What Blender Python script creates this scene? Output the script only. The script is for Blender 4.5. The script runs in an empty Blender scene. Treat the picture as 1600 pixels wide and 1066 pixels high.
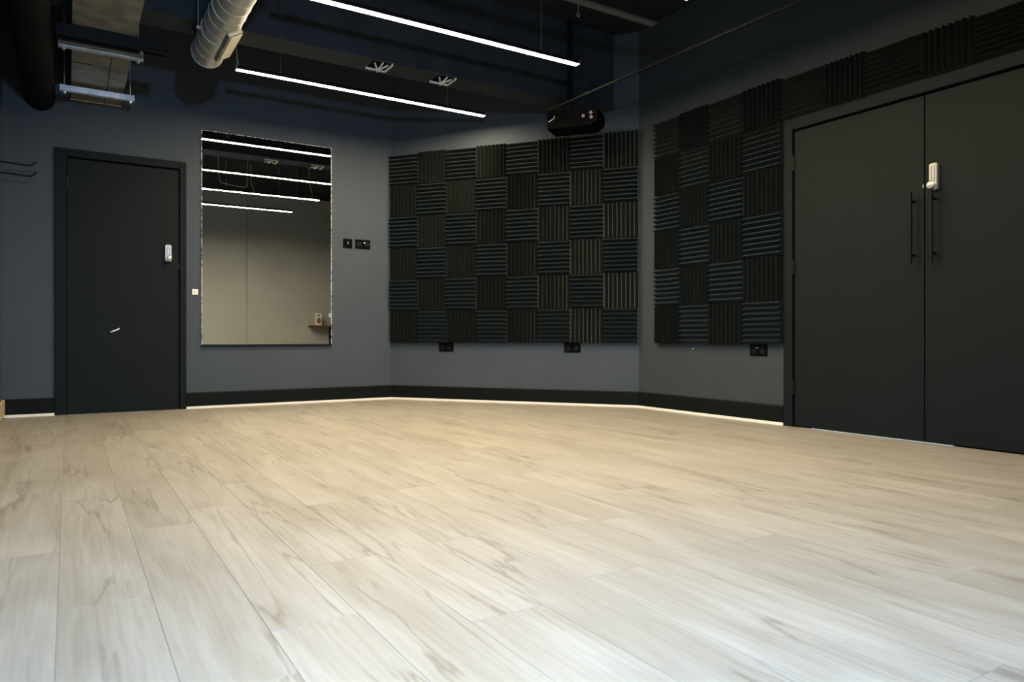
import bpy, math, random
from mathutils import Vector, Matrix
random.seed(7)
C = bpy.context.scene.collection
SC = bpy.context.scene
R = math.radians

# ------------------------------------------------------------------ camera, world, lights, exposure
# world: x runs along the mirror wall, y towards it, z up
YAW = R(58.12)
cam_data = bpy.data.cameras.new('camera'); cam = bpy.data.objects.new('camera', cam_data); C.objects.link(cam)
cam.location = (0, 0, 0.60)
cam.rotation_euler = (R(90), 0, YAW - R(90))
cam_data.sensor_fit = 'HORIZONTAL'; cam_data.sensor_width = 36.0
cam_data.lens = 36.0 * 1115.27 / 1600
cam_data.shift_y = -(533 - 527.13) / 1600
cam_data.clip_start = 0.02; cam_data.clip_end = 60
cam_data.dof.use_dof = True; cam_data.dof.focus_distance = 5.6; cam_data.dof.aperture_fstop = 5.6
SC.camera = cam

world = bpy.data.worlds.new('world'); SC.world = world; world.use_nodes = True
world.node_tree.nodes['Background'].inputs[0].default_value = (0.02, 0.022, 0.026, 1)
world.node_tree.nodes['Background'].inputs[1].default_value = 1.0

SC.view_settings.view_transform = 'Standard'; SC.view_settings.look = 'None'
SC.view_settings.gamma = 1.0; SC.view_settings.use_curve_mapping = False
SC.view_settings.exposure = 0.0

LED_STRENGTH = 240.0
LED_COLOUR = (1.0, 0.815, 0.52)
FLASH_POWER = 540.0
fl = bpy.data.lights.new('photo_lamp', 'SPOT'); fo = bpy.data.objects.new('photo_lamp', fl); C.objects.link(fo)
fl.energy = FLASH_POWER; fl.color = (0.42, 0.67, 1.0); fl.spot_size = R(150); fl.spot_blend = 1.0; fl.shadow_soft_size = 0.06
fo.location = (0.43, 0.0, 1.72)
fo.rotation_euler = (R(48), 0, YAW - R(90) + R(22))

# ------------------------------------------------------------------ materials
def nodes(name):
    m = bpy.data.materials.new(name); m.use_nodes = True
    nt = m.node_tree
    return m, nt, nt.nodes['Principled BSDF']

def plain(name, col, rough=0.6, metal=0.0, spec=0.4, noise=0.12, nscale=30.0, bump=0.0, bscale=200.0):
    m, nt, b = nodes(name)
    b.inputs['Roughness'].default_value = rough; b.inputs['Metallic'].default_value = metal
    b.inputs['Specular IOR Level'].default_value = spec
    tc = nt.nodes.new('ShaderNodeTexCoord')
    n = nt.nodes.new('ShaderNodeTexNoise'); n.inputs['Scale'].default_value = nscale; n.inputs['Detail'].default_value = 5
    nt.links.new(tc.outputs['Object'], n.inputs['Vector'])
    r = nt.nodes.new('ShaderNodeValToRGB')
    lo = tuple(c * (1 - noise) for c in col); hi = tuple(min(1, c * (1 + noise)) for c in col)
    r.color_ramp.elements[0].position = 0.3; r.color_ramp.elements[0].color = lo + (1,)
    r.color_ramp.elements[1].position = 0.7; r.color_ramp.elements[1].color = hi + (1,)
    nt.links.new(n.outputs['Fac'], r.inputs['Fac']); nt.links.new(r.outputs['Color'], b.inputs['Base Color'])
    if bump:
        n2 = nt.nodes.new('ShaderNodeTexNoise'); n2.inputs['Scale'].default_value = bscale; n2.inputs['Detail'].default_value = 3
        nt.links.new(tc.outputs['Object'], n2.inputs['Vector'])
        bp = nt.nodes.new('ShaderNodeBump'); bp.inputs['Strength'].default_value = bump; bp.inputs['Distance'].default_value = 0.002
        nt.links.new(n2.outputs['Fac'], bp.inputs['Height']); nt.links.new(bp.outputs['Normal'], b.inputs['Normal'])
    return m

def emitter(name, col, strength):
    m = bpy.data.materials.new(name); m.use_nodes = True; nt = m.node_tree
    nt.nodes.remove(nt.nodes['Principled BSDF'])
    e = nt.nodes.new('ShaderNodeEmission'); e.inputs[0].default_value = col + (1,); e.inputs[1].default_value = strength
    nt.links.new(e.outputs[0], nt.nodes['Material Output'].inputs[0])
    return m

def plank_material():
    m, nt, b = nodes('whitewashed_oak'); N = nt.nodes.new; L = nt.links.new
    b.inputs['Roughness'].default_value = 0.44; b.inputs['Specular IOR Level'].default_value = 0.42
    tc = N('ShaderNodeTexCoord'); oi = N('ShaderNodeObjectInfo')
    mul = N('ShaderNodeMath'); mul.operation = 'MULTIPLY'; mul.inputs[1].default_value = 53.0
    L(oi.outputs['Random'], mul.inputs[0])
    comb = N('ShaderNodeCombineXYZ'); L(mul.outputs[0], comb.inputs[0]); L(mul.outputs[0], comb.inputs[1])
    add = N('ShaderNodeVectorMath'); add.operation = 'ADD'; L(tc.outputs['Object'], add.inputs[0]); L(comb.outputs[0], add.inputs[1])
    def noise(sx, sy, scale, detail, dist=0.0):
        mp = N('ShaderNodeMapping'); mp.inputs['Scale'].default_value = (sx, sy, 1); L(add.outputs[0], mp.inputs['Vector'])
        n = N('ShaderNodeTexNoise'); n.inputs['Scale'].default_value = scale; n.inputs['Detail'].default_value = detail
        n.inputs['Distortion'].default_value = dist
        L(mp.outputs[0], n.inputs['Vector']); return n
    broad = noise(5, 0.9, 1.6, 4, 0.8)
    r1 = N('ShaderNodeValToRGB')
    r1.color_ramp.elements[0].position = 0.28; r1.color_ramp.elements[0].color = (0.235, 0.215, 0.182, 1)
    r1.color_ramp.elements[1].position = 0.68; r1.color_ramp.elements[1].color = (0.315, 0.300, 0.270, 1)
    L(broad.outputs['Fac'], r1.inputs['Fac'])
    fine = noise(42, 1.6, 2.2, 8, 0.5)
    r2 = N('ShaderNodeValToRGB')
    r2.color_ramp.elements[0].position = 0.30; r2.color_ramp.elements[0].color = (0.84, 0.83, 0.81, 1)
    r2.color_ramp.elements[1].position = 0.58; r2.color_ramp.elements[1].color = (1, 1, 1, 1)
    L(fine.outputs['Fac'], r2.inputs['Fac'])
    mx = N('ShaderNodeMix'); mx.data_type = 'RGBA'; mx.blend_type = 'MULTIPLY'; mx.inputs[0].default_value = 1
    L(r1.outputs[0], mx.inputs[6]); L(r2.outputs[0], mx.inputs[7])
    # meandering dark cracks that run with the grain
    cn = noise(9.0, 0.75, 1.0, 6, 0.25)
    sub = N('ShaderNodeMath'); sub.operation = 'SUBTRACT'; sub.inputs[1].default_value = 0.5; L(cn.outputs['Fac'], sub.inputs[0])
    ab = N('ShaderNodeMath'); ab.operation = 'ABSOLUTE'; L(sub.outputs[0], ab.inputs[0])
    r3 = N('ShaderNodeValToRGB')
    r3.color_ramp.elements[0].position = 0.0; r3.color_ramp.elements[0].color = (1, 1, 1, 1)
    r3.color_ramp.elements[1].position = 0.019; r3.color_ramp.elements[1].color = (0, 0, 0, 1)
    L(ab.outputs[0], r3.inputs['Fac'])
    mk = noise(3.5, 1.0, 1.3, 2)
    r4 = N('ShaderNodeValToRGB')
    r4.color_ramp.elements[0].position = 0.47; r4.color_ramp.elements[0].color = (0, 0, 0, 1)
    r4.color_ramp.elements[1].position = 0.56; r4.color_ramp.elements[1].color = (1, 1, 1, 1)
    L(mk.outputs['Fac'], r4.inputs['Fac'])
    cf = N('ShaderNodeMath'); cf.operation = 'MULTIPLY'; L(r3.outputs[0], cf.inputs[0]); L(r4.outputs[0], cf.inputs[1])
    cf2 = N('ShaderNodeMath'); cf2.operation = 'MULTIPLY'; cf2.inputs[1].default_value = 0.62; L(cf.outputs[0], cf2.inputs[0])
    mx2 = N('ShaderNodeMix'); mx2.data_type = 'RGBA'; L(cf2.outputs[0], mx2.inputs[0])
    L(mx.outputs[2], mx2.inputs[6]); mx2.inputs[7].default_value = (0.10, 0.083, 0.067, 1)
    hs = N('ShaderNodeHueSaturation'); L(mx2.outputs[2], hs.inputs['Color'])
    vr = N('ShaderNodeMapRange'); vr.inputs[3].default_value = 0.95; vr.inputs[4].default_value = 1.05
    L(oi.outputs['Random'], vr.inputs[0]); L(vr.outputs[0], hs.inputs['Value'])
    L(hs.outputs[0], b.inputs['Base Color'])
    bp = N('ShaderNodeBump'); bp.inputs['Strength'].default_value = 0.12; bp.inputs['Distance'].default_value = 0.001
    L(fine.outputs['Fac'], bp.inputs['Height']); L(bp.outputs['Normal'], b.inputs['Normal'])
    return m

def edge_material():      # the chipped silvered edge of the mirror
    m, nt, b = nodes('chipped_silver_edge'); N = nt.nodes.new; L = nt.links.new
    tc = N('ShaderNodeTexCoord'); n = N('ShaderNodeTexNoise'); n.inputs['Scale'].default_value = 45; n.inputs['Detail'].default_value = 6
    L(tc.outputs['Object'], n.inputs['Vector'])
    r = N('ShaderNodeValToRGB'); r.color_ramp.interpolation = 'CONSTANT'
    r.color_ramp.elements[0].color = (0.03, 0.03, 0.03, 1); r.color_ramp.elements[1].position = 0.47; r.color_ramp.elements[1].color = (0.75, 0.75, 0.72, 1)
    L(n.outputs['Fac'], r.inputs['Fac']); L(r.outputs[0], b.inputs['Base Color'])
    b.inputs['Roughness'].default_value = 0.35
    return m

def mirror_material():
    m, nt, b = nodes('mirror_glass'); N = nt.nodes.new; L = nt.links.new
    b.inputs['Metallic'].default_value = 1.0; b.inputs['Base Color'].default_value = (0.88, 0.89, 0.86, 1)
    tc = N('ShaderNodeTexCoord'); n = N('ShaderNodeTexNoise'); n.inputs['Scale'].default_value = 6; n.inputs['Detail'].default_value = 4
    L(tc.outputs['Object'], n.inputs['Vector'])
    r = N('ShaderNodeMapRange'); r.inputs[1].default_value = 0.5; r.inputs[2].default_value = 0.9; r.inputs[3].default_value = 0.0; r.inputs[4].default_value = 0.02
    L(n.outputs['Fac'], r.inputs[0]); L(r.outputs[0], b.inputs['Roughness'])
    return m

M = {
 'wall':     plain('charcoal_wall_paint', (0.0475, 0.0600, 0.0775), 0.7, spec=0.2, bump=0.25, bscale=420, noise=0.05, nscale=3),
 'wallright': plain('darker_charcoal_right_wall', (0.0315, 0.0410, 0.0480), 0.7, spec=0.2, bump=0.25, bscale=420, noise=0.05, nscale=3),  # darker, less blue charcoal than the other walls, right wall only
 'back':     plain('warm_grey_wall_paint', (0.30, 0.32, 0.34), 0.65, bump=0.2, bscale=420, noise=0.05, nscale=3),
 'ceil':     plain('black_ceiling_paint', (0.016, 0.018, 0.021), 0.85, spec=0.1, bump=0.3, bscale=60, noise=0.25, nscale=5),
 'beam':     plain('dark_beam_paint', (0.027, 0.033, 0.040), 0.8, spec=0.12, bump=0.25, bscale=90, noise=0.18, nscale=6),
 'door':     plain('near_black_door_paint', (0.0060, 0.0091, 0.0104), 0.6, spec=0.10, bump=0.2, bscale=300, noise=0.06, nscale=4),
 'frame':    plain('near_black_frame_paint', (0.0058, 0.0086, 0.0098), 0.6, spec=0.10, noise=0.06, nscale=6),
 'skirt':    plain('black_skirting_paint', (0.0040, 0.0056, 0.0058), 0.6, spec=0.1, noise=0.08, nscale=8),
 'bead':     plain('white_bead', (0.80, 0.75, 0.70), 0.5, noise=0.04),
 'wood':     plain('pale_wood_skirting', (0.42, 0.34, 0.22), 0.5, noise=0.2, nscale=8),
 'foam':     plain('black_foam', (0.0050, 0.0066, 0.0064), 0.9, spec=0.02, bump=0.5, bscale=700, noise=0.2, nscale=15),
 'oak':      plank_material(),
 'galv':     plain('galvanised_steel', (0.42, 0.43, 0.41), 0.45, metal=0.7, noise=0.12, nscale=18),
 'galvdull': plain('dull_galvanised_steel', (0.20, 0.20, 0.175), 0.55, metal=0.5, noise=0.4, nscale=7),
 'strut':    plain('bright_strut_steel', (0.70, 0.73, 0.78), 0.35, metal=0.7, noise=0.2, nscale=25),
 'black':    plain('black_plastic', (0.0026, 0.0028, 0.0032), 0.7, spec=0.02, noise=0.1),
 'blackmetal': plain('black_metal', (0.005, 0.0055, 0.006), 0.5, spec=0.15, noise=0.1),
 'darkduct': plain('black_painted_duct', (0.0045, 0.005, 0.0055), 0.75, spec=0.1, noise=0.2, nscale=9),
 'chrome':   plain('satin_chrome', (0.36, 0.36, 0.345), 0.38, metal=0.45, noise=0.05),
 'button':   plain('dark_button', (0.16, 0.16, 0.16), 0.4),
 'white':    plain('white_plastic', (0.78, 0.77, 0.74), 0.45, noise=0.04),
 'grey':     plain('grey_plastic', (0.25, 0.25, 0.24), 0.5),
 'cord':     plain('pale_cord', (0.55, 0.55, 0.52), 0.6),
 'wire':     plain('steel_wire', (0.5, 0.5, 0.5), 0.4, metal=0.6),
 'cream':    plain('cream_grille_face', (0.60, 0.56, 0.44), 0.5),
 'brown':    plain('brown_shelf_board', (0.16, 0.062, 0.035), 0.5, noise=0.3, nscale=12),
 'light_leak': plain('painted_light_leak', (0.34, 0.40, 0.48), 0.5),  # pale blue colour painted to look like light from under the doors
 'red':      plain('dark_red_seal', (0.035, 0.012, 0.010), 0.6),
 'led':      emitter('led_diffuser', LED_COLOUR, LED_STRENGTH),
 'mirror':   mirror_material(),
 'edge':     edge_material(),
 'trunk_pale': plain('pale_trunking', (0.16, 0.17, 0.165), 0.5),
 'trunk':    plain('grey_trunking', (0.0075, 0.0082, 0.0085), 0.7, spec=0.03),
}

fb = M['foam'].node_tree.nodes['Principled BSDF']       # open-cell foam: fuzzy sheen at grazing view
fb.inputs['Sheen Weight'].default_value = 0.21; fb.inputs['Sheen Roughness'].default_value = 0.35
fb.inputs['Sheen Tint'].default_value = (0.72, 0.82, 0.72, 1)

# ------------------------------------------------------------------ mesh helpers
class MB:
    """collects shapes; build() links them as ONE mesh object"""
    def __init__(self): self.v = []; self.f = []
    def add(self, vs, fs):
        k = len(self.v); self.v += [tuple(p) for p in vs]; self.f += [tuple(i + k for i in f) for f in fs]; return self
    def box(self, lo, hi, bev=0.0):
        if bev: return self.rbox(lo, hi, bev)
        x0, y0, z0 = lo; x1, y1, z1 = hi
        return self.add([(x0,y0,z0),(x1,y0,z0),(x1,y1,z0),(x0,y1,z0),(x0,y0,z1),(x1,y0,z1),(x1,y1,z1),(x0,y1,z1)],
                        [(0,3,2,1),(4,5,6,7),(0,1,5,4),(1,2,6,5),(2,3,7,6),(3,0,4,7)])
    def rbox(self, lo, hi, b):       # box with its -y (room side) face chamfered
        x0, y0, z0 = lo; x1, y1, z1 = hi
        vs = [(x0,y1,z0),(x1,y1,z0),(x1,y1,z1),(x0,y1,z1),
              (x0,y0+b,z0),(x1,y0+b,z0),(x1,y0+b,z1),(x0,y0+b,z1),
              (x0+b,y0,z0+b),(x1-b,y0,z0+b),(x1-b,y0,z1-b),(x0+b,y0,z1-b)]
        fs = [(0,3,2,1)] + [(i,(i+1)%4,(i+1)%4+4,i+4) for i in range(4)] + [(i+4,(i+1)%4+4,(i+1)%4+8,i+8) for i in range(4)] + [(8,9,10,11)]
        return self.add(vs, fs)
    def prism(self, poly, z0, z1):
        n = len(poly)
        vs = [(p[0],p[1],z0) for p in poly] + [(p[0],p[1],z1) for p in poly]
        return self.add(vs, [tuple(range(n-1,-1,-1)), tuple(range(n,2*n))] + [(i,(i+1)%n,(i+1)%n+n,i+n) for i in range(n)])
    def extrude_y(self, poly, y0, y1):      # poly in x,z
        n = len(poly)
        vs = [(p[0],y0,p[1]) for p in poly] + [(p[0],y1,p[1]) for p in poly]
        return self.add(vs, [tuple(range(n)), tuple(range(2*n-1,n-1,-1))] + [(i,i+n,(i+1)%n+n,(i+1)%n) for i in range(n)])
    def tube(self, pts, r, n=10, cap=True):
        pts = [Vector(p) for p in pts]; rings = []; up = None
        for i, p in enumerate(pts):
            t = (pts[min(i+1,len(pts)-1)] - pts[max(i-1,0)]).normalized()
            if up is None or abs(up.dot(t)) > 0.99:
                up = Vector((0,0,1)) if abs(t.z) < 0.9 else Vector((1,0,0))
            a = t.cross(up).normalized(); b = a.cross(t).normalized(); up = b
            rr = r[i] if isinstance(r, (list, tuple)) else r
            rings.append([p + a*(rr*math.cos(2*math.pi*k/n)) + b*(rr*math.sin(2*math.pi*k/n)) for k in range(n)])
        vs = [q for ring in rings for q in ring]; fs = []
        for i in range(len(pts)-1):
            for k in range(n): fs.append((i*n+k, (i+1)*n+k, (i+1)*n+(k+1)%n, i*n+(k+1)%n))
        if cap: fs += [tuple(range(n)), tuple(range((len(pts)-1)*n+n-1, (len(pts)-1)*n-1, -1))]
        return self.add(vs, fs)
    def ring(self, p, axis, r0, r1, h, n=20):   # short hollow ring
        p = Vector(p); t = Vector(axis).normalized(); up = Vector((0,0,1)) if abs(t.z) < .9 else Vector((1,0,0))
        a = t.cross(up).normalized(); b = a.cross(t)
        vs = []
        for (rr, hh) in ((r0,0),(r1,0),(r1,h),(r0,h)):
            vs += [p + t*hh + a*(rr*math.cos(2*math.pi*k/n)) + b*(rr*math.sin(2*math.pi*k/n)) for k in range(n)]
        fs = [(j*n+k, j*n+(k+1)%n, ((j+1)%4)*n+(k+1)%n, ((j+1)%4)*n+k) for j in range(4) for k in range(n)]
        return self.add(vs, fs)
    def mesh(self, name, mat, smooth=False):
        me = bpy.data.meshes.new(name); me.from_pydata(self.v, [], self.f)
        import bmesh
        bm = bmesh.new(); bm.from_mesh(me); bmesh.ops.recalc_face_normals(bm, faces=bm.faces); bm.to_mesh(me); bm.free()
        me.materials.append(mat)
        if smooth:
            me.polygons.foreach_set('use_smooth', [True]*len(me.polygons))
            try: me.set_sharp_from_angle(angle=R(40))
            except Exception: pass
        me.update(); return me
    def build(self, name, mat, parent=None, smooth=False, loc=None, rotz=0.0):
        o = bpy.data.objects.new(name, self.mesh(name, mat, smooth)); C.objects.link(o)
        if parent: o.parent = parent
        if loc is not None: o.location = loc
        o.rotation_euler[2] = rotz
        return o

def tag(o, label=None, cat=None, group=None, kind=None):
    if label: o['label'] = label
    if cat: o['category'] = cat
    if group: o['group'] = group
    if kind: o['kind'] = kind
    return o
def thing(name, label, cat, loc=(0,0,0), rotz=0.0, group=None, kind=None):
    o = bpy.data.objects.new(name, None); C.objects.link(o); o.empty_display_size = 0.1
    o.location = loc; o.rotation_euler = (0,0,rotz)
    return tag(o, label, cat, group, kind)
def copy_tree(o, parent=None):
    c = o.copy(); C.objects.link(c)
    if parent: c.parent = parent
    for ch in list(o.children): copy_tree(ch, c)
    return c

# ------------------------------------------------------------------ room geometry
YL = 6.5126            # mirror wall
XR = 4.1373            # right wall
XS = -0.416            # side wall on the left
YB = -0.50             # wall behind the camera
XE, YE = 5.2, 1.15     # recess behind the double doors
ZC = 3.21              # ceiling
TW = 0.15
A = Vector((2.6684, YL)); B = Vector((XR, 4.6003))
W = (B - A).normalized(); NB = Vector((-W.y, W.x)); LB = (B - A).length      # NB points into the wall
ROTB = math.atan2(W.y, W.x)
ROTR = R(-90); ROTS = R(90); ROTK = R(180)

# wall frames: local x runs to the right as seen from the room, -y is the room side
def wall(name, origin, rotz, length, m, ext=(TW, TW), hole=None, label=''):
    mb = MB()
    if hole:
        h0, h1, hz = hole
        mb.box((-ext[0],0,0),(h0,TW,ZC)); mb.box((h1,0,0),(length+ext[1],TW,ZC)); mb.box((h0,0,hz),(h1,TW,ZC))
    else: mb.box((-ext[0],0,0),(length+ext[1],TW,ZC))
    return tag(mb.build(name, m, None, loc=(origin[0],origin[1],0), rotz=rotz), label, 'wall', kind='structure')

wall('wall_left', (XS, YL), 0, A.x - XS, M['wall'], ext=(0, 0.03), hole=(-0.088-XS, 0.840-XS, 2.061), label='charcoal wall with the mirror and the single door')
wall('wall_angled', (A.x, A.y), ROTB, LB, M['wall'], ext=(0, 0.0), label='charcoal angled wall behind the large foam grid')
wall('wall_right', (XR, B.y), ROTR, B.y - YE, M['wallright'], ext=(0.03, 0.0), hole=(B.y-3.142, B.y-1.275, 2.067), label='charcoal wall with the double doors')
wall('wall_recess', (XE, YE), ROTR, YE - YB, M['wall'], ext=(0, 0.0), label='charcoal wall of the recess behind the double doors')
MB().box((XR, YE-0.0, 0), (XE+TW, YE+TW, ZC)).build('wall_return', M['wall'])
tag(bpy.data.objects['wall_return'], 'short charcoal wall beside the double doors', 'wall', kind='structure')
wall('wall_side', (XS, YB), ROTS, YL - YB, M['wall'], ext=(0, TW), label='charcoal wall at the left edge with the coat hooks')
wb = MB(); wb.box((XS-TW, YB-TW, 0), (XE+TW, YB-0.02, ZC))
bw = tag(wb.build('wall_back', M['back']), 'warm grey panelled wall seen in the mirror', 'wall', kind='structure')
for x0, x1 in ((XS, 1.30), (1.306, 2.740), (2.752, XE)):
    MB().box((x0, YB-0.02, 0.0), (x1, YB, ZC)).build('panel', M['back'], bw)

ce = MB(); ce.prism([(XS-TW,YB-TW),(XE+TW,YB-TW),(XE+TW,YE+TW),(XR+TW,YE+TW),(XR+TW,B.y+0.1),(A.x+0.15,YL+TW),(XS-TW,YL+TW)], ZC, ZC+0.12)
tag(ce.build('ceiling', M['ceil']), 'black painted ceiling', 'ceiling', kind='structure')

fl_ = MB(); fl_.prism([(XS-TW,YB-TW),(XE+TW,YB-TW),(XE+TW,YE+TW),(XR+TW,YE+TW),(XR+TW,B.y+0.1),(A.x+0.15,YL+TW),(XS-TW,YL+TW)], -0.09, -0.0125)
floor = tag(fl_.build('floor', M['skirt']), 'pale whitewashed oak plank floor', 'floor', kind='structure')

def clip(poly, a, b):       # keep the left side of a->b
    out = []
    def side(p): return (b[0]-a[0])*(p[1]-a[1]) - (b[1]-a[1])*(p[0]-a[0])
    for i, p in enumerate(poly):
        q = poly[(i+1) % len(poly)]; sp, sq = side(p), side(q)
        if sp >= 0: out.append(p)
        if sp*sq < 0:
            t = sp/(sp-sq); out.append((p[0]+(q[0]-p[0])*t, p[1]+(q[1]-p[1])*t))
    return out
def area(p): return abs(sum(p[i][0]*p[(i+1)%len(p)][1]-p[(i+1)%len(p)][0]*p[i][1] for i in range(len(p))))/2
def inset(poly, d):
    n = len(poly); out = []
    c = Vector((sum(p[0] for p in poly)/n, sum(p[1] for p in poly)/n))
    for i in range(n):
        p0, p1, p2 = Vector(poly[i-1]), Vector(poly[i]), Vector(poly[(i+1)%n])
        e1 = (p1-p0).normalized(); e2 = (p2-p1).normalized()
        n1 = Vector((-e1.y,e1.x)); n2 = Vector((-e2.y,e2.x)); k = (n1+n2)
        out.append(tuple(p1 + k*(d/max(0.4, 1+n1.dot(n2)))))
    return out
main = [(XS,YB),(XR,YB),(XR,B.y),(A.x,A.y),(XS,YL)]
ext_ = [(XR,YB),(XE,YB),(XE,YE),(XR,YE)]
PW, PL = 0.185, 1.22
k = -3
while -0.02 + k*PW < XE:
    x0 = -0.02 + k*PW; off = random.random()*PL
    y = YB - off
    while y < YL:
        for region in (main, ext_):
            p = [(x0,y),(x0+PW,y),(x0+PW,y+PL),(x0,y+PL)]
            for i in range(len(region)):
                p = clip(p, region[i], region[(i+1)%len(region)])
                if len(p) < 3: break
            q = []
            for pt in p:
                if not q or (Vector(pt)-Vector(q[-1])).length > 1e-4: q.append(pt)
            if len(q) > 2 and (Vector(q[0])-Vector(q[-1])).length < 1e-4: q.pop()
            if len(q) < 3 or area(q) < 0.004: continue
            n = len(q); a1 = inset(q, 0.00015); a2 = inset(q, 0.0008)
            mb = MB()
            vs = [(v[0],v[1],-0.0125) for v in a1]+[(v[0],v[1],-0.0009) for v in a1]+[(v[0],v[1],0) for v in a2]
            fs = [(i,(i+1)%n,(i+1)%n+n,i+n) for i in range(n)]+[(i+n,(i+1)%n+n,(i+1)%n+2*n,i+2*n) for i in range(n)]+[tuple(range(2*n,3*n))]
            mb.add(vs, fs); mb.build('plank', M['oak'], floor)
        y += PL
    k += 1

# skirting boards with the white bead under them
def skirting(name, origin, rotz, spans, m, label, bead=True):
    mb = MB()
    for s0, s1 in spans:
        mb.extrude_y([(0,0)],0,0) if False else None
        prof = [(0,0.020),(-0.018,0.020),(-0.018,0.128),(-0.012,0.136),(0,0.136)]
        n = len(prof)
        vs = [(s0,p[0],p[1]) for p in prof]+[(s1,p[0],p[1]) for p in prof]
        mb.add(vs, [tuple(range(n)), tuple(range(2*n-1,n-1,-1))]+[(i,i+n,(i+1)%n+n,(i+1)%n) for i in range(n)])
    o = tag(mb.build(name, m, loc=(origin[0],origin[1],0), rotz=rotz), label, 'skirting board', kind='structure')
    if bead:
        for s0, s1 in spans: MB().box((s0,-0.020,0.0002),(s1,0,0.0195)).build('bead', M['bead'], o)
    return o
skirting('baseboard_left', (XS,YL), 0, [(0.0,-0.0885-XS),(0.8405-XS,A.x-XS-0.003)], M['skirt'], 'black skirting board under the mirror')
skirting('baseboard_angled', (A.x,A.y), ROTB, [(0.006,LB-0.007)], M['skirt'], 'black skirting board under the large foam grid')
skirting('baseboard_right', (XR,B.y), ROTR, [(0.002,B.y-3.1425)], M['skirt'], 'black skirting board left of the double doors')
skirting('baseboard_side', (XS,YB), ROTS, [(0.0,YL-YB-0.022)], M['wood'], 'pale wood skirting board at the left edge', bead=False)

# overhead beam
bpoly = [(XS+0.001,4.772),(4.003,4.772),(3.818,5.012),(XS+0.001,5.012)]
tag(MB().prism(bpoly, 2.557, ZC-0.001).build('ceiling_beam', M['beam']), 'deep dark beam across the ceiling between the two LED strips', 'beam', kind='structure')

# ------------------------------------------------------------------ doors
def frame(name, origin, rotz, x0, x1, zt, jw, inner, label):
    """lining with a stop behind the leaf; inner = (xl, xr, zt) opening"""
    mb = MB(); xl, xr, zi = inner
    mb.rbox((x0,-0.016,0.0005),(xl,0.11,zt),0.003); mb.rbox((xr,-0.016,0.0005),(x1,0.11,zt),0.003); mb.rbox((xl,-0.016,zi),(xr,0.11,zt),0.003)
    o = tag(mb.build(name, M['frame'], loc=(origin[0],origin[1],0), rotz=rotz), label, 'door frame', kind='structure')
    st = MB(); st.box((xl+0.0005,0.050,0.0005),(xl+0.02,0.11,zi-0.0005)); st.box((xr-0.02,0.050,0.0005),(xr-0.0005,0.11,zi-0.0005)); st.box((xl+0.02,0.050,zi-0.02),(xr-0.02,0.11,zi-0.0005))
    st.build('door_stop', M['red'], o)
    return o
def hinge(parent, x, z, y=0.0):
    h = MB(); h.tube([(x,y,z-0.05),(x,y,z+0.05)], 0.006, 8); h.box((x,y+0.002,z-0.05),(x+0.012,y+0.005,z+0.05))
    h.build('hinge', M['blackmetal'], parent, True)
def keypad_lock(parent, x, z, y, h, w, flip=1):
    """narrow push-button lock: rounded plate, two columns of buttons and a knob at the foot"""
    def rr(x0,z0,x1,z1,r,n=5):
        pts = []
        for cx, cz, a0 in ((x1-r,z1-r,0),(x0+r,z1-r,90),(x0+r,z0+r,180),(x1-r,z0+r,270)):
            pts += [(cx+r*math.cos(R(a0+90*i/n)), cz+r*math.sin(R(a0+90*i/n))) for i in range(n+1)]
        return pts
    p = MB(); p.extrude_y(rr(-w/2,-h/2,w/2,h/2,w*0.28), -0.022, 0.0)
    p.extrude_y(rr(-w/2+0.003,-h/2+0.003,w/2-0.003,h/2-0.003,w*0.25), -0.025, -0.0221)
    lock = p.build('keypad_lock', M['chrome'], parent, True, loc=(x,y,z)); lock['label'] = 'silver push-button lock'
    for c in (-1,1):
        for i in range(7):
            zz = h*0.36 - i*h*0.085
            MB().tube([(c*w*0.19,-0.025,zz),(c*w*0.19,-0.0285,zz)], 0.0036, 8).build('button', M['button'], lock)
    kb = MB(); kb.tube([(flip*w*-0.05,-0.025,-h*0.33),(flip*w*-0.05,-0.036,-h*0.33),(flip*w*-0.05,-0.050,-h*0.33),(flip*w*-0.05,-0.053,-h*0.33)], [0.011,0.013,0.021,0.017], 16)
    kb.build('knob', M['chrome'], lock, True)
    return lock

# single door (local x measured from the side wall end of the mirror wall: use world x directly)
frame('trim_1', (0,YL), 0, -0.0875, 0.8395, 2.0605, 0.08, (-0.010,0.790,2.000), 'near-black frame around the single door')
d1 = tag(MB().rbox((-0.006,-0.006,0.006),(0.774,0.040,1.984),0.002).build('door_1', M['door'], loc=(0,YL,0)), 'near-black single door with a silver lock left of the mirror', 'door', kind='structure')
for z in (1.80, 1.0, 0.26): hinge(d1, -0.0075, z, -0.012)
keypad_lock(d1, 0.7015, 1.2935, -0.006, 0.136, 0.046, -1)
mk = MB(); mk.tube([(0.288,-0.0075,0.641),(0.300,-0.009,0.646),(0.340,-0.009,0.664),(0.351,-0.0075,0.672)], [0.004,0.006,0.006,0.004], 6)
s_ = mk.build('paint_scuff', M['white'], d1); s_['label'] = 'short white scuff'
lt = MB().box((0.776,-0.004,1.165),(0.788,0.010,1.215)); lt.build('latch_plate', M['blackmetal'], d1)

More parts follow.
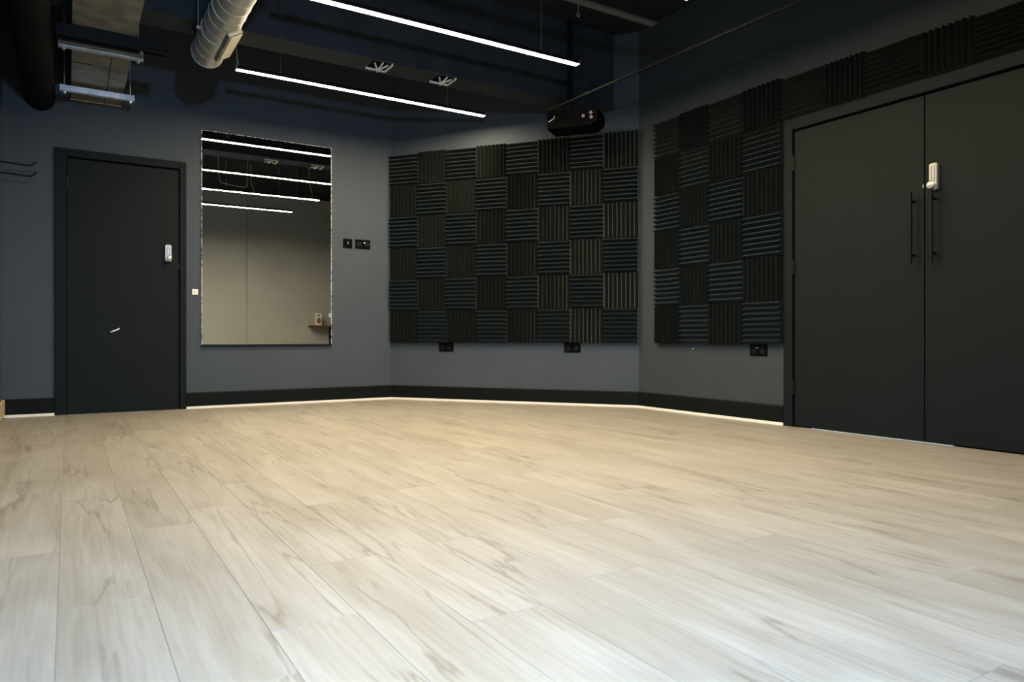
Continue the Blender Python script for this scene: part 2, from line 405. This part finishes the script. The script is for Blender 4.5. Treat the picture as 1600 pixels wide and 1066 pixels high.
# double doors; local x = B.y - y
def rx(y): return B.y - y
frame('trim_2', (XR,B.y), ROTR, rx(3.1415), rx(1.2755), 2.0665, 0.07, (rx(3.072),rx(1.345),1.990), 'near-black frame around the double doors')
leafz = 1.976
d2 = tag(MB().rbox((rx(3.060),-0.004,0.008),(rx(2.209),0.042,leafz),0.002).build('door_2', M['door'], loc=(XR,B.y,0), rotz=ROTR), 'left leaf of the near-black double doors with a pull handle only', 'door', kind='structure')
d3 = tag(MB().rbox((rx(2.203),-0.004,0.008),(rx(1.352),0.042,leafz),0.002).build('door_3', M['door'], loc=(XR,B.y,0), rotz=ROTR), 'right leaf of the near-black double doors with a silver lock', 'door', kind='structure')
for z in (1.767, 1.07, 0.265): hinge(d2, rx(3.066), z, -0.012); hinge(d3, rx(1.348), z, -0.012)
def pull(parent, y):
    x = rx(y)
    m = MB(); m.tube([(x,-0.052,1.022),(x,-0.052,1.430)], 0.0105, 14)
    o = m.build('pull_handle', M['blackmetal'], parent, True); o['label'] = 'black tubular pull handle'
    for z in (1.07, 1.378):
        MB().tube([(x,-0.0425,z),(x,-0.004,z)], 0.007, 10).build('standoff', M['blackmetal'], o, True)
pull(d2, 2.262); pull(d3, 2.146)
keypad_lock(d3, rx(2.148), 1.500, -0.004, 0.150, 0.044, 1)
for zz in (1.462, 1.452): MB().box((rx(2.2165),-0.0065,zz),(rx(2.2095),-0.004,zz+0.006)).build('latch_screw', M['chrome'], d2)
tag(MB().box((XR-0.012,2.05,0.0003),(XR+0.02,2.93,0.0045)).build('light_leak_strip', M['light_leak']), 'thin pale strip painted as light leaking under the double doors', 'light_leak', kind='structure')  # strip added in place of the light leaking under the doors

# ------------------------------------------------------------------ acoustic foam
TS = 0.2985
def foam_mesh(name, ts=TS, hs=TS):
    """wedge foam tile: ribs run along x, stacked in z, on a thin backing; centred, -y is the room side"""
    mb = MB(); h = ts/2; n = 8; p = hs/n; prof = []
    for i in range(n):
        z0 = -hs/2 + i*p
        prof += [(-0.012, z0+0.0008), (-0.052, z0+p*0.42), (-0.0545, z0+p*0.5), (-0.052, z0+p*0.58)]
    prof.append((-0.012, hs/2-0.0008)); prof += [(0.0, hs/2-0.0008), (0.0, -hs/2+0.0008)]
    m = len(prof)
    vs = [(-h+0.0007,q[0],q[1]) for q in prof]+[(h-0.0007,q[0],q[1]) for q in prof]
    fs = [(i,(i+1)%m,(i+1)%m+m,i+m) for i in range(m)]
    mb.add(vs, fs)
    for o_ in (0, m):            # end faces: backing strip and one triangle fan per wedge
        for i in range(n):
            a = i*4
            mb.f.append(tuple(o_+j for j in (a,a+1,a+2,a+3,a+4)))
        mb.f.append(tuple(o_+j for j in ([m-1]+[4*i for i in range(n+1)]+[m-2])))
    return mb.mesh(name, M['foam'])
FM = foam_mesh('foam_tile')
def foam_grid(name, label, origin, rotz, cells, group=None):
    root = thing(name, label, 'acoustic foam', (origin[0],origin[1],0), rotz, group)
    for (cx, cz, sx, sz, horiz) in cells:
        o = bpy.data.objects.new('foam_tile', FM); C.objects.link(o); o.parent = root
        o.location = (cx+random.uniform(-.0015,.0015), -0.0008-random.uniform(0,.003), cz+random.uniform(-.0015,.0015))
        a = R(random.uniform(-.35,.35))
        if horiz: o.rotation_euler = (0,a,0); o.scale = (sx/TS,1,sz/TS)
        else: o.rotation_euler = (0,R(90)+a,0); o.scale = (sz/TS,1,sx/TS)
    return root
cols = [0.0,0.304,0.604,0.910,1.211,1.512,1.812,2.108,2.408]
cells = []
for r in range(6):
    for c in range(8):
        z1 = 2.362 - r*0.302
        cells.append(((cols[c]+cols[c+1])/2, z1-0.151, cols[c+1]-cols[c], 0.3005, (r+c)%2 == 0))
foam_grid('acoustic_foam_grid', 'large black grid of wedge foam tiles on the angled wall', (A.x,A.y), ROTB, cells, 'black wedge foam on the walls')
ysR = [4.370, 4.086, 3.784, 3.466, 3.147]
cells = []
for r in range(6):
    for c in range(4):
        z1 = 2.360 - r*0.3015; w = ysR[c]-ysR[c+1]
        cells.append((rx((ysR[c]+ysR[c+1])/2), z1-0.1508, w-0.0015, 0.300, (r+c)%2 == 0))
foam_grid('acoustic_foam_grid', 'tall narrow black grid of foam tiles left of the double doors', (XR,B.y), ROTR, cells, 'black wedge foam on the walls')
ysT = [3.145, 2.815, 2.545, 2.207, 1.925, 1.60, 1.31]
cells = []
for c in range(6):
    zt_ = 2.348 - c*0.010
    cells.append((rx((ysT[c]+ysT[c+1])/2), (zt_+2.070)/2, ysT[c]-ysT[c+1]-0.0015, zt_-2.070, c%2 == 0))
foam_grid('acoustic_foam_row', 'single row of black foam tiles above the double doors', (XR,B.y), ROTR, cells, 'black wedge foam on the walls')

# ------------------------------------------------------------------ mirror
mr = thing('wall_mirror', 'large frameless wall mirror with chipped edges beside the single door', 'mirror', (1.515, YL, 1.442))
hw, hh = 0.555, 0.908
MB().box((-hw,-0.007,-hh),(hw,-0.0015,hh)).build('backing', M['black'], mr)
MB().box((-hw,-0.012,-hh),(hw,-0.0071,hh)).build('glass', M['mirror'], mr)
for n_, lo, hi in (('edge',(-hw-0.003,-0.0125,-hh),(-hw,-0.001,hh)),('edge',(hw,-0.014,-hh),(hw+0.003,-0.001,hh)),('edge',(-hw-0.003,-0.0125,hh),(hw+0.003,-0.001,hh+0.003))):
    MB().box(lo, hi).build('edge', M['edge'], mr)
ch = MB(); ch.box((-hw-0.003,-0.020,-hh-0.012),(hw+0.003,-0.001,-hh-0.001)); ch.box((-hw-0.003,-0.020,-hh-0.001),(hw+0.003,-0.0155,-hh+0.005))
o = ch.build('bottom_channel', M['blackmetal'], mr); o['label'] = 'black channel under the glass'
MB().rbox((hw-0.022,-0.019,-0.66),(hw+0.006,-0.0125,-0.62),0.002).build('clip', M['chrome'], mr)

# ------------------------------------------------------------------ switches, sockets, lock plates
def plate(name, label, cat, loc, rotz, w, h, m, group=None):
    r = thing(name, label, cat, loc, rotz, group)
    MB().rbox((-w/2,-0.010,-h/2),(w/2,-0.0008,h/2),0.003).build('face_plate', m, r)
    return r
s1 = plate('light_switch', 'square black light switch right of the mirror', 'switch', (2.2305,YL,1.482), 0, 0.087, 0.086, M['black'])
MB().rbox((-0.012,-0.016,-0.017),(0.012,-0.010,0.017),0.003).build('rocker', M['blackmetal'], s1)
MB().box((-0.007,-0.0175,0.002),(0.006,-0.016,0.006)).build('indicator', M['white'], s1)
s2 = plate('switch_plate', 'wide black double plate with a white dot right of the mirror', 'switch', (2.378,YL,1.4825), 0, 0.146, 0.086, M['black'])
for x in (-0.034,0.034): MB().rbox((x-0.020,-0.0135,-0.02),(x+0.020,-0.010,0.02),0.002).build('module', M['blackmetal'], s2)
MB().tube([(0.012,-0.0135,0.014),(0.012,-0.020,0.014)], 0.006, 10).build('white_knob', M['white'], s2)
for x in (-0.060,0.060): MB().tube([(x,-0.010,0),(x,-0.0112,0)], 0.0035, 8).build('screw', M['grey'], s2)
w1 = plate('wall_button', 'small white square button between the door and the mirror', 'button', (0.9065,YL,0.9805), 0, 0.046, 0.047, M['white'])
MB().rbox((-0.011,-0.0125,-0.011),(0.011,-0.010,0.011),0.002).build('push_pad', M['cream'], w1)

def socket(label, loc, rotz):
    r = plate('power_socket', label, 'socket', loc, rotz, 0.148, 0.084, M['black'])
    for x in (-0.037, 0.037):
        p = MB(); p.rbox((x-0.018,-0.0120,-0.026),(x+0.018,-0.010,0.006),0.001); p.build('outlet', M['blackmetal'], r)
        MB().rbox((x-0.008,-0.0145,0.014),(x+0.008,-0.010,0.030),0.002).build('rocker', M['blackmetal'], r)
    return r
def onB(t, z): p = A + W*t; return (p.x, p.y, z)
socket('black double socket tucked under the left part of the large foam grid', onB(0.5925,0.509), ROTB)
socket('black double socket tucked under the right part of the large foam grid', onB(1.8235,0.509), ROTB)
rs = socket('black double socket under the tall narrow foam grid', (XR,3.3545,0.512), ROTR)
MB().box((-0.013,-0.0165,0.010),(-0.004,-0.0146,0.016)).build('indicator', M['grey'], rs); MB().box((0.0,-0.0165,0.010),(0.009,-0.0146,0.016)).build('indicator', M['grey'], rs)
tag(MB().tube([(XR-0.0005,3.979,0.511),(XR-0.004,3.979,0.511)], 0.005, 8).build('wall_screw', M['white']), 'tiny pale screw head in the wall under the narrow foam grid', 'screw')

# ------------------------------------------------------------------ LED strips
def led_strip(label, x0, x1, y, z, wires, cord=None):
    r = thing('led_strip', label, 'strip light', ((x0+x1)/2, y, z), 0, 'pendant LED strips')
    h = (x1-x0)/2
    MB().box((-h,-0.0245,0.0),(h,0.0245,0.0012)).build('diffuser', M['led'], r)
    hb = MB(); hb.box((-h,-0.026,0.0013),(h,0.026,0.026)); hb.box((-h,-0.026,-0.0016),(h,-0.0246,0.0013)); hb.box((-h,0.0246,-0.0016),(h,0.026,0.0013))
    hb.build('housing', M['blackmetal'], r)
    for s in (-1,1): MB().box((min(s*h,s*(h+0.006)),-0.026,-0.001),(max(s*h,s*(h+0.004)),0.026,0.026)).build('end_cap', M['grey'], r)
    for wx in wires:
        xx = wx-(x0+x1)/2
        MB().tube([(xx,0,0.032),(xx,0,ZC-z-0.001)], 0.0014, 6).build('suspension_wire', M['wire'], r)
    if cord:
        pts = [(p[0]-(x0+x1)/2, p[1]-y, p[2]-z) for p in cord]
        MB().tube(pts, 0.004, 6).build('power_cord', M['cord'], r)
    return r
ZS = 2.545
led_strip('white LED strip nearest the mirror wall, its left end beside the round duct', 1.037, 3.105, 5.460, ZS, (1.352,2.745),
          [(1.05,5.46,2.577),(1.045,5.462,2.62),(1.03,5.47,2.80),(1.02,5.46,ZC-0.001)])
led_strip('white LED strip in the front of the beam, running out of the top edge', 1.02, 3.088, 4.080, ZS, (1.33,2.775),
          [(1.06,4.08,2.577),(1.06,4.082,2.70),(1.09,4.09,3.0),(1.09,4.08,ZC-0.001)])
led_strip('longer reflected LED strip, third line down in the mirror', 0.96, 3.029, 2.940, ZS, (1.28,2.72),
          [(2.93,2.94,2.577),(2.93,2.943,2.64),(2.90,2.95,2.72),(2.89,2.95,2.80),(2.885,2.94,3.0),(2.88,2.94,ZC-0.001)])
led_strip('shortest reflected LED strip, lowest line in the mirror', 0.88, 2.950, 1.780, ZS, (1.985,2.75),
          [(2.48,1.78,2.577),(2.47,1.785,2.64),(2.42,1.79,2.68),(2.40,1.785,2.78),(2.35,1.785,2.90),(2.34,1.78,3.0),(2.34,1.78,ZC-0.001)])

# ------------------------------------------------------------------ ducts
rd = thing('rectangular_duct', 'flat dull steel rectangular duct entering the mirror wall at the upper left', 'duct', (0.1885, 0, 2.45))
dx = 0.1685
MB().box((-dx,YB+0.002,0),(dx,YL-0.0015,0.103)).build('duct_body', M['galvdull'], rd)
for y in (0.9, 2.2, 3.5): MB().box((-dx-0.012,y-0.02,-0.004),(dx+0.012,y+0.02,0.103)).build('flange', M['galvdull'], rd)
MB().box((0.055,5.0,-0.0025),(0.059,YL-0.003,-0.0001)).build('seam', M['black'], rd)
MB().box((-dx-0.004,YL-0.012,-0.005),(dx+0.004,YL-0.002,-0.0002)).build('end_lip', M['cream'], rd)
MB().box((-dx+0.01,5.615,-0.0025),(-dx+0.12,5.619,-0.0001)).build('seam', M['black'], rd)

rl = thing('strut_channel', 'black steel channel crossing under the rectangular duct', 'channel', (0.07, 4.99, 2.375))
c_ = MB(); c_.box((-0.13,-0.05,0),(0.465,-0.044,0.069)); c_.box((-0.13,0.044,0),(0.465,0.05,0.069)); c_.box((-0.13,-0.044,0.063),(0.465,0.044,0.069))
c_.box((-0.13,-0.044,0),(0.465,-0.02,0.005)); c_.box((-0.13,0.02,0),(0.465,0.044,0.005))
c_.build('channel', M['blackmetal'], rl)
for x in (0.318,):
    MB().tube([(x,0,-0.014),(x,0,0.062)], 0.005, 8).build('threaded_rod', M['wire'], rl)
    MB().tube([(x,0,-0.012),(x,0,-0.0005)], 0.011, 6).build('nut', M['chrome'], rl)

def strut(label, y, x0, x1):
    z = 2.380
    r = thing('trapeze_strut', label, 'strut', ((x0+x1)/2, y, z), 0, 'bright struts under the rectangular duct')
    h = (x1-x0)/2; s = MB()
    s.box((-h,-0.0205,0.0),(h,-0.0175,0.041)); s.box((-h,0.0175,0.0),(h,0.0205,0.041)); s.box((-h,-0.0175,0.0),(h,0.0175,0.003))
    s.build('strut_body', M['strut'], r)
    for sx in (-1,1):
        xx = sx*(h-0.022)
        MB().tube([(xx,0,-0.02),(xx,0,ZC-z-0.001)], 0.0045, 8).build('threaded_rod', M['wire'], r)
        MB().tube([(xx,0,-0.012),(xx,0,-0.0005)], 0.012, 6).build('nut', M['strut'], r)
        MB().box((min(sx*h,sx*(h+0.006)),-0.022,-0.001),(max(sx*h,sx*(h+0.006)),0.022,0.042)).build('end_cap', M['strut'], r)
    return r
strut('bright steel strut under the rectangular duct next to the black channel', 5.165, -0.045, 0.405)
strut('bright steel strut under the rectangular duct close to the mirror wall', 6.09, -0.045, 0.420)

def round_duct(name, label, cx, cz, r, y0, y1, m, pitch, seam_from):
    t = thing(name, label, 'duct', (cx, 0, cz))
    b_ = MB(); n = 40
    b_.tube([(0,y0,0),(0,y1,0)], r, n); b_.build('duct_body', m, t, True)
    pts = []
    y = y0+0.02; steps = 28
    nn = int((y1-0.02-y)/pitch*steps)
    for i in range(nn): pts.append(((r+0.0008)*math.cos(2*math.pi*i/steps), y+pitch*i/steps, (r+0.0008)*math.sin(2*math.pi*i/steps)))
    MB().tube(pts, 0.0016, 5).build('spiral_seam', m, t, True)
    return t
sd = round_duct('spiral_duct', 'shiny galvanised spiral duct hanging above the left side, open towards the mirror wall', 0.771, 2.455, 0.0985, YB+0.002, 5.0, M['galv'], 0.125, 0)
MB().ring((0,4.992,0), (0,1,0), 0.093, 0.1005, 0.010, 40).build('end_collar', M['galv'], sd, True)
MB().ring((0,4.58,0), (0,1,0), 0.0986, 0.1025, 0.03, 40).build('clamp_band', M['galv'], sd, True)
for sx in (-1,1):
    MB().box((min(sx*.102,sx*.122),4.582,-0.012),(max(sx*.102,sx*.122),4.606,-0.004)).build('clamp_ear', M['strut'], sd)
    MB().tube([(sx*.113,4.594,-0.024),(sx*.113,4.594,0.006)], 0.005, 8).build('clamp_bolt', M['chrome'], sd)
    MB().tube([(sx*.113,4.594,0.006),(sx*.113,4.594,ZC-2.455-0.001)], 0.003, 6).build('hanger_rod', M['wire'], sd)
th = R(-60); ca, sa = math.cos(th), math.sin(th)
def gr_box(t0,t1,y0,y1,n0,n1):     # box in the frame of the grille (tangent t, length y, outward n)
    mb = MB()
    def P(t,y,n): return (ca*n - sa*t, y, sa*n + ca*t)
    vs = [P(t,y,n) for n in (n0,n1) for (t,y) in ((t0,y0),(t1,y0),(t1,y1),(t0,y1))]
    return mb.add(vs, [(0,3,2,1),(4,5,6,7),(0,1,5,4),(1,2,6,5),(2,3,7,6),(3,0,4,7)])
gr_box(-0.044,0.044,4.36,4.80,0.090,0.116).build('side_grille', M['galvdull'], sd)
g = sd.children[-1] if sd.children else None
gg = [c for c in sd.children if c.name.startswith('side_grille')][0]; gg['label'] = 'cream side grille with a dark flange'
gr_box(-0.026,0.044,4.385,4.775,0.1161,0.119).build('grille_face', M['cream'], gg)
for yy in (4.39,4.77): 
    q = gr_box(-0.038,-0.030,yy-0.005,yy+0.005,0.1161,0.119); q.build('screw', M['chrome'], gg)
bd = round_duct('black_duct', 'black painted round duct entering the mirror wall at the far left', -0.180, 2.424, 0.098, YB+0.002, YL-0.0015, M['darkduct'], 0.125, 0)

# ------------------------------------------------------------------ things under the beam and ceiling
def bracket(label, x, y):
    z = 2.557
    r = thing('ceiling_bracket', label, 'bracket', (x,y,z), 0, 'white brackets under the beam')
    MB().box((-0.066,-0.066,-0.004),(0.066,0.062,-0.0008)).build('base_plate', M['black'], r)
    MB().box((-0.075,0.062,-0.017),(0.075,0.070,-0.0008)).build('flange', M['white'], r)
    MB().box((0.067,-0.085,-0.017),(0.075,0.0615,-0.0008)).build('flange', M['white'], r)
    for (ex, ey) in ((-0.050,-0.050),(0.0,-0.080),(0.045,-0.055)):
        MB().tube([(0.008,0.052,-0.018),(ex,ey,-0.010)], 0.006, 6).build('spoke', M['white'], r)
    MB().tube([(0.008,0.052,-0.028),(0.008,0.052,-0.0045)], 0.010, 10).build('hub', M['cream'], r)
bracket('white spoked bracket under the beam, nearer the round duct', 1.900, 4.868)
bracket('white spoked bracket under the beam, nearer the projector', 2.412, 4.876)

pc = thing('conduit', 'thin black conduit hanging in front of the right wall towards the projector', 'conduit', (3.30, 3.0, 2.40))
p0 = Vector((3.235-3.30, 4.655-3.0, 0)); p1 = Vector((3.333-3.30, 2.30-3.0, 0))
MB().tube([p0,p1], 0.009, 12).build('pipe', M['trunk'], pc, True)
for f in (0.62, 0.2, 0.03):
    q = p0.lerp(p1, f); d = (p1-p0).normalized()
    MB().tube([q-d*0.03,q+d*0.03], 0.0125, 12).build('coupler', M['trunk'], pc, True)
for f in (0.95,):
    q = p0.lerp(p1, f)
    MB().tube([q+Vector((0,0,0.013)), q+Vector((0,0,ZC-2.40-0.001))], 0.003, 6).build('hanger_rod', M['blackmetal'], pc)

# projector: long side parallel to the angled wall
pj = thing('projector', 'black box-shaped projector with round pale sockets under the beam', 'projector', (3.44, 4.60, 2.285), ROTB)
prof = [(-0.215,-0.0),(0.145,0.0),(0.195,0.03),(0.205,0.06),(0.205,0.125),(0.19,0.14),(-0.205,0.14),(-0.215,0.13)]
MB().extrude_y(prof, -0.02, 0.22).build('body', M['black'], pj)
for (x,z,rr_) in ((0.088,0.075,0.012),(0.150,0.095,0.012),(0.152,0.060,0.012)):
    MB().ring((x,-0.0205,z),(0,-1,0),0.005,rr_,0.006,16).build('socket_ring', M['grey'], pj)
MB().tube([(-0.20,-0.026,0.055),(-0.17,-0.026,0.070),(-0.152,-0.026,0.080),(-0.152,-0.026,0.10)], 0.003, 6).build('latch_wire', M['cream'], pj)
MB().tube([(-0.06,0.12,0.14),(-0.06,0.12,ZC-2.285-0.001)], 0.02, 12).build('mount_pole', M['blackmetal'], pj)
MB().box((-0.13,0.06,0.1405),(0.01,0.18,0.150)).build('mount_plate', M['blackmetal'], pj)

tk = thing('ceiling_trunking', 'pale twin-edged trunking on the ceiling ending at the right wall', 'trunking', (3.0, 4.41, ZC))
t_ = MB(); t_.box((-1.2,-0.030,-0.022),(1.135,-0.020,-0.001)); t_.box((-1.2,0.020,-0.022),(1.135,0.030,-0.001)); t_.box((-1.2,-0.020,-0.012),(1.135,0.020,-0.001))
t_.build('channel', M['trunk_pale'], tk)
hk = thing('eye_hook', 'small steel eye hook hanging from the ceiling trunking', 'hook', (3.345, 4.41, ZC-0.022))
MB().tube([(0,0,-0.0005),(0,0,-0.085)], 0.0035, 8).build('shank', M['chrome'], hk)
eye = [(0.013*math.sin(2*math.pi*i/16),0,-0.098+0.013*math.cos(2*math.pi*i/16)) for i in range(17)]
MB().tube(eye, 0.004, 6).build('eye', M['chrome'], hk, True)

# slack cables above the strips, seen in the mirror
def cable(label, pts):
    return tag(MB().tube(pts, 0.004, 6).build('slack_cable', M['cord']), label, 'cable')
def sag(p, q, s, n=14):
    p, q = Vector(p), Vector(q)
    return [p.lerp(q, i/n) - Vector((0,0,s*4*(i/n)*(1-i/n))) for i in range(n+1)]
cable('pale slack cable looped under the ceiling, reflected near the mirror top', [(1.84,4.10,3.208),(1.845,4.10,3.0),(1.86,4.10,2.89)] + sag((1.90,4.10,2.88),(2.55,4.10,2.89),0.02) + [(2.58,4.10,2.93),(2.59,4.10,3.208)])
cable('pale slack cable looped under the ceiling, reflected between the lower strips', [(1.74,2.6,3.208),(1.745,2.6,2.9),(1.76,2.6,2.75)] + sag((1.78,2.6,2.72),(2.10,2.6,2.69),0.01) + [(2.12,2.6,2.72),(2.13,2.6,3.208)])

# ------------------------------------------------------------------ coat hooks on the side wall
hk2 = thing('coat_hook', 'black double-prong coat hook reaching in at the left edge', 'coat hook', (XS, 6.20, 1.80), ROTS)
MB().rbox((-0.02,-0.006,-0.10),(0.02,-0.001,0.10),0.002).build('wall_plate', M['blackmetal'], hk2)
for z in (0.040, -0.036):
    MB().tube([(0,-0.006,z+0.004),(0,-0.10,z),(0,-0.178,z-0.004),(0,-0.192,z),(0,-0.222,z+0.030)], 0.0065, 10).build('prong', M['blackmetal'], hk2, True)

# ------------------------------------------------------------------ shelf and speaker at the back, seen in the mirror
sh = thing('wall_shelf', 'brown wall shelf behind the camera carrying the white speaker, seen in the mirror', 'shelf', (4.35, YB, 0.80))
MB().box((-0.50,0.001,0),(0.50,0.30,0.026)).build('shelf_board', M['brown'], sh)
MB().box((-0.10,0.02,-0.40),(-0.07,0.26,-0.0005)).build('bracket', M['black'], sh)
MB().box((0.30,0.02,-0.40),(0.33,0.26,-0.0005)).build('bracket', M['black'], sh)
sp = thing('bookshelf_speaker', 'small white speaker with two round drivers on the brown shelf', 'speaker', (3.945, YB+0.16, 0.8265), R(-25))
# front faces local -x/+y
MB().box((-0.075,-0.075,0),(0.075,0.085,0.225)).build('cabinet', M['grey'], sp)
MB().box((-0.075,0.0851,0),(0.075,0.093,0.225)).build('front_baffle', M['white'], sp)
MB().tube([(0,0.0931,0.085),(0,0.097,0.085)], 0.046, 24).build('woofer', M['black'], sp)
MB().tube([(0,0.0971,0.085),(0,0.102,0.085)], [0.034,0.020], 20).build('cone', M['grey'], sp)
MB().tube([(0,0.0931,0.178),(0,0.096,0.178)], 0.017, 16).build('tweeter', M['black'], sp)
